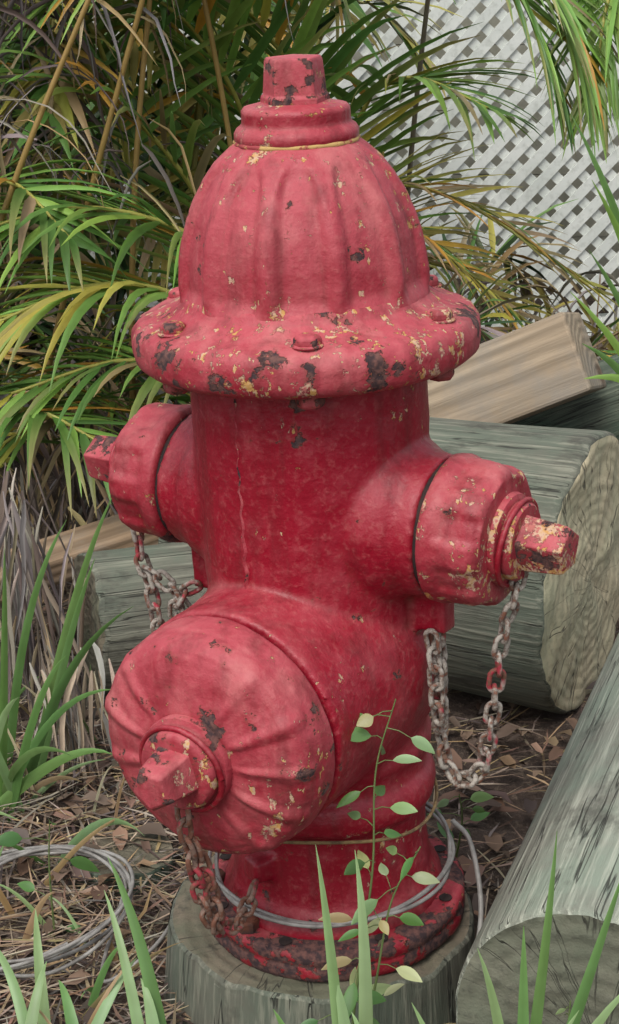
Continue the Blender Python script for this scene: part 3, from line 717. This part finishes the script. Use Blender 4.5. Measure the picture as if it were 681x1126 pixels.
weed('weed_plant',[(.22,-.30,-.05),(.235,-.30,.05),(.25,-.29,.10)],20,.009,(GL,WG,WP),47)

P=[];rnd=random.Random(3)
for k in range(84):
    a=k*2*pi/17; r=.088+.055*noise.noise(Vector((k*.13,2,2))); P.append((-.285+cos(a)*r*1.05+.05*noise.noise(Vector((k*.07,7,0))),.055+sin(a)*r*1.15+.03*noise.noise(Vector((k*.05,9,0))),-.026+.035*abs(noise.noise(Vector((k*.11,0,4))))+.012*(1+sin(a+1))))
P=[(-.12,.05,.02),(-.15,-.02,.0),(-.20,-.05,-.02)]+P
wire('wire_coil',P,.0020,M_WIRE)
wire('loose_wire',[(.14,.03,.11),(.158,.02,.09),(.165,-.03,.05),(.155,-.08,.01)],.0026,M_WIRE)

# ------------------------------------------------------------------ LATTICE FENCE
lat=empty('lattice_fence',(0,2.62,0))
s=NT('lattice_white'); a=s.noise(6,4,.6); b=s.noise(50,3,.6)
c=s.mix(s.ramp(a,.35,.65),(.62,.64,.60),(.48,.51,.47)); c=s.mix(s.ramp(b,.5,.7,0,.5),c,(.30,.32,.28))
s.l(c,s.b.inputs['Base Color']); s.b.inputs['Roughness'].default_value=.6; M_LAT=s.m
X0,X1,Z0,Z1=-1.4,2.2,-.1,1.3
def lat_layer(tag,sg,yoff):
    vs=[];fs=[];pitch=.0445*sqrt(2);w=.0235;n=int((X1-X0+Z1-Z0)/pitch)+2
    hw=w/2*sqrt(2)
    for k in range(-n,n*2):
        xa=X0+k*pitch; xb=xa+sg*(Z1-Z0)
        dx=xb-xa
        t0=(X0-xa)/dx; t1=(X1-xa)/dx
        lo=max(0,min(t0,t1)); hi=min(1,max(t0,t1))
        if hi-lo<.01: continue
        pa=(xa+dx*lo,Z0+(Z1-Z0)*lo); pb=(xa+dx*hi,Z0+(Z1-Z0)*hi)
        o=len(vs)
        for (px,pz) in (pa,pb):
            for (sx,yy) in((-hw,yoff),(hw,yoff),(hw,yoff+.006),(-hw,yoff+.006)): vs.append((px+sx,yy,pz))
        fs+=[(o,o+1,o+5,o+4),(o+1,o+2,o+6,o+5),(o+2,o+3,o+7,o+6),(o+3,o,o+4,o+7)]
    mesh_obj('slats_'+tag,vs,fs,M_LAT,lat,smooth=False)
lat_layer('front',1,0); lat_layer('back',-1,.0065)
v,f=box((.4,.03,-.1),(1.8,.02,.05)); mesh_obj('bottom_rail',v,f,M_LAT,lat,smooth=False)
v,f=box((.4,.03,1.3),(1.8,.02,.05)); mesh_obj('top_rail',v,f,M_LAT,lat,smooth=False)
lat.rotation_euler=(0,radians(-3),0)
v=[];f=[]
for k in range(9):
    o=len(v); vv,ff=box((.4,3.25,k*.17-.02),(2.6,.012,.084)); v+=vv; f+=[tuple(i+o for i in q) for q in ff]
mesh_obj('shed_wall',v,f,simple('shed_boards',(.24,.24,.19),(.36,.35,.29),8,.9),smooth=False)

# ------------------------------------------------------------------ light
w=bpy.data.worlds.new('World'); scene.world=w; w.use_nodes=True
nt=w.node_tree; nt.nodes.clear()
sky=nt.nodes.new('ShaderNodeTexSky'); sky.sky_type='NISHITA'; sky.sun_disc=False
EL,AZ=radians(58),radians(205)
sky.sun_elevation=EL; sky.sun_rotation=AZ; sky.air_density=1.0; sky.dust_density=4.0; sky.ozone_density=1.0
hs=nt.nodes.new('ShaderNodeHueSaturation'); hs.inputs['Saturation'].default_value=.36; hs.inputs['Value'].default_value=1.55
nt.links.new(sky.outputs[0],hs.inputs['Color'])
bg=nt.nodes.new('ShaderNodeBackground'); bg.inputs[1].default_value=.15
wo=nt.nodes.new('ShaderNodeOutputWorld'); nt.links.new(hs.outputs[0],bg.inputs[0]); nt.links.new(bg.outputs[0],wo.inputs[0])
sl=bpy.data.lights.new('sun','SUN'); sl.energy=1.5; sl.angle=radians(30); sl.color=(1,.97,.91)
so=link(bpy.data.objects.new('sun',sl))
sd=Vector((sin(AZ)*cos(EL),cos(AZ)*cos(EL),sin(EL)))
so.rotation_euler=sd.to_track_quat('Z','Y').to_euler(); so.location=sd*5

# ------------------------------------------------------------------ camera
cam=bpy.data.cameras.new('camera'); co=link(bpy.data.objects.new('camera',cam))
co.location=(0,-1.462,.975); co.rotation_euler=(radians(70),0,0)
cam.sensor_fit='VERTICAL'; cam.sensor_height=24; cam.lens=24*1900/1126; cam.clip_start=.05; cam.clip_end=200
scene.camera=co
scene.view_settings.view_transform='Standard'; scene.view_settings.look='None'; scene.view_settings.exposure=0
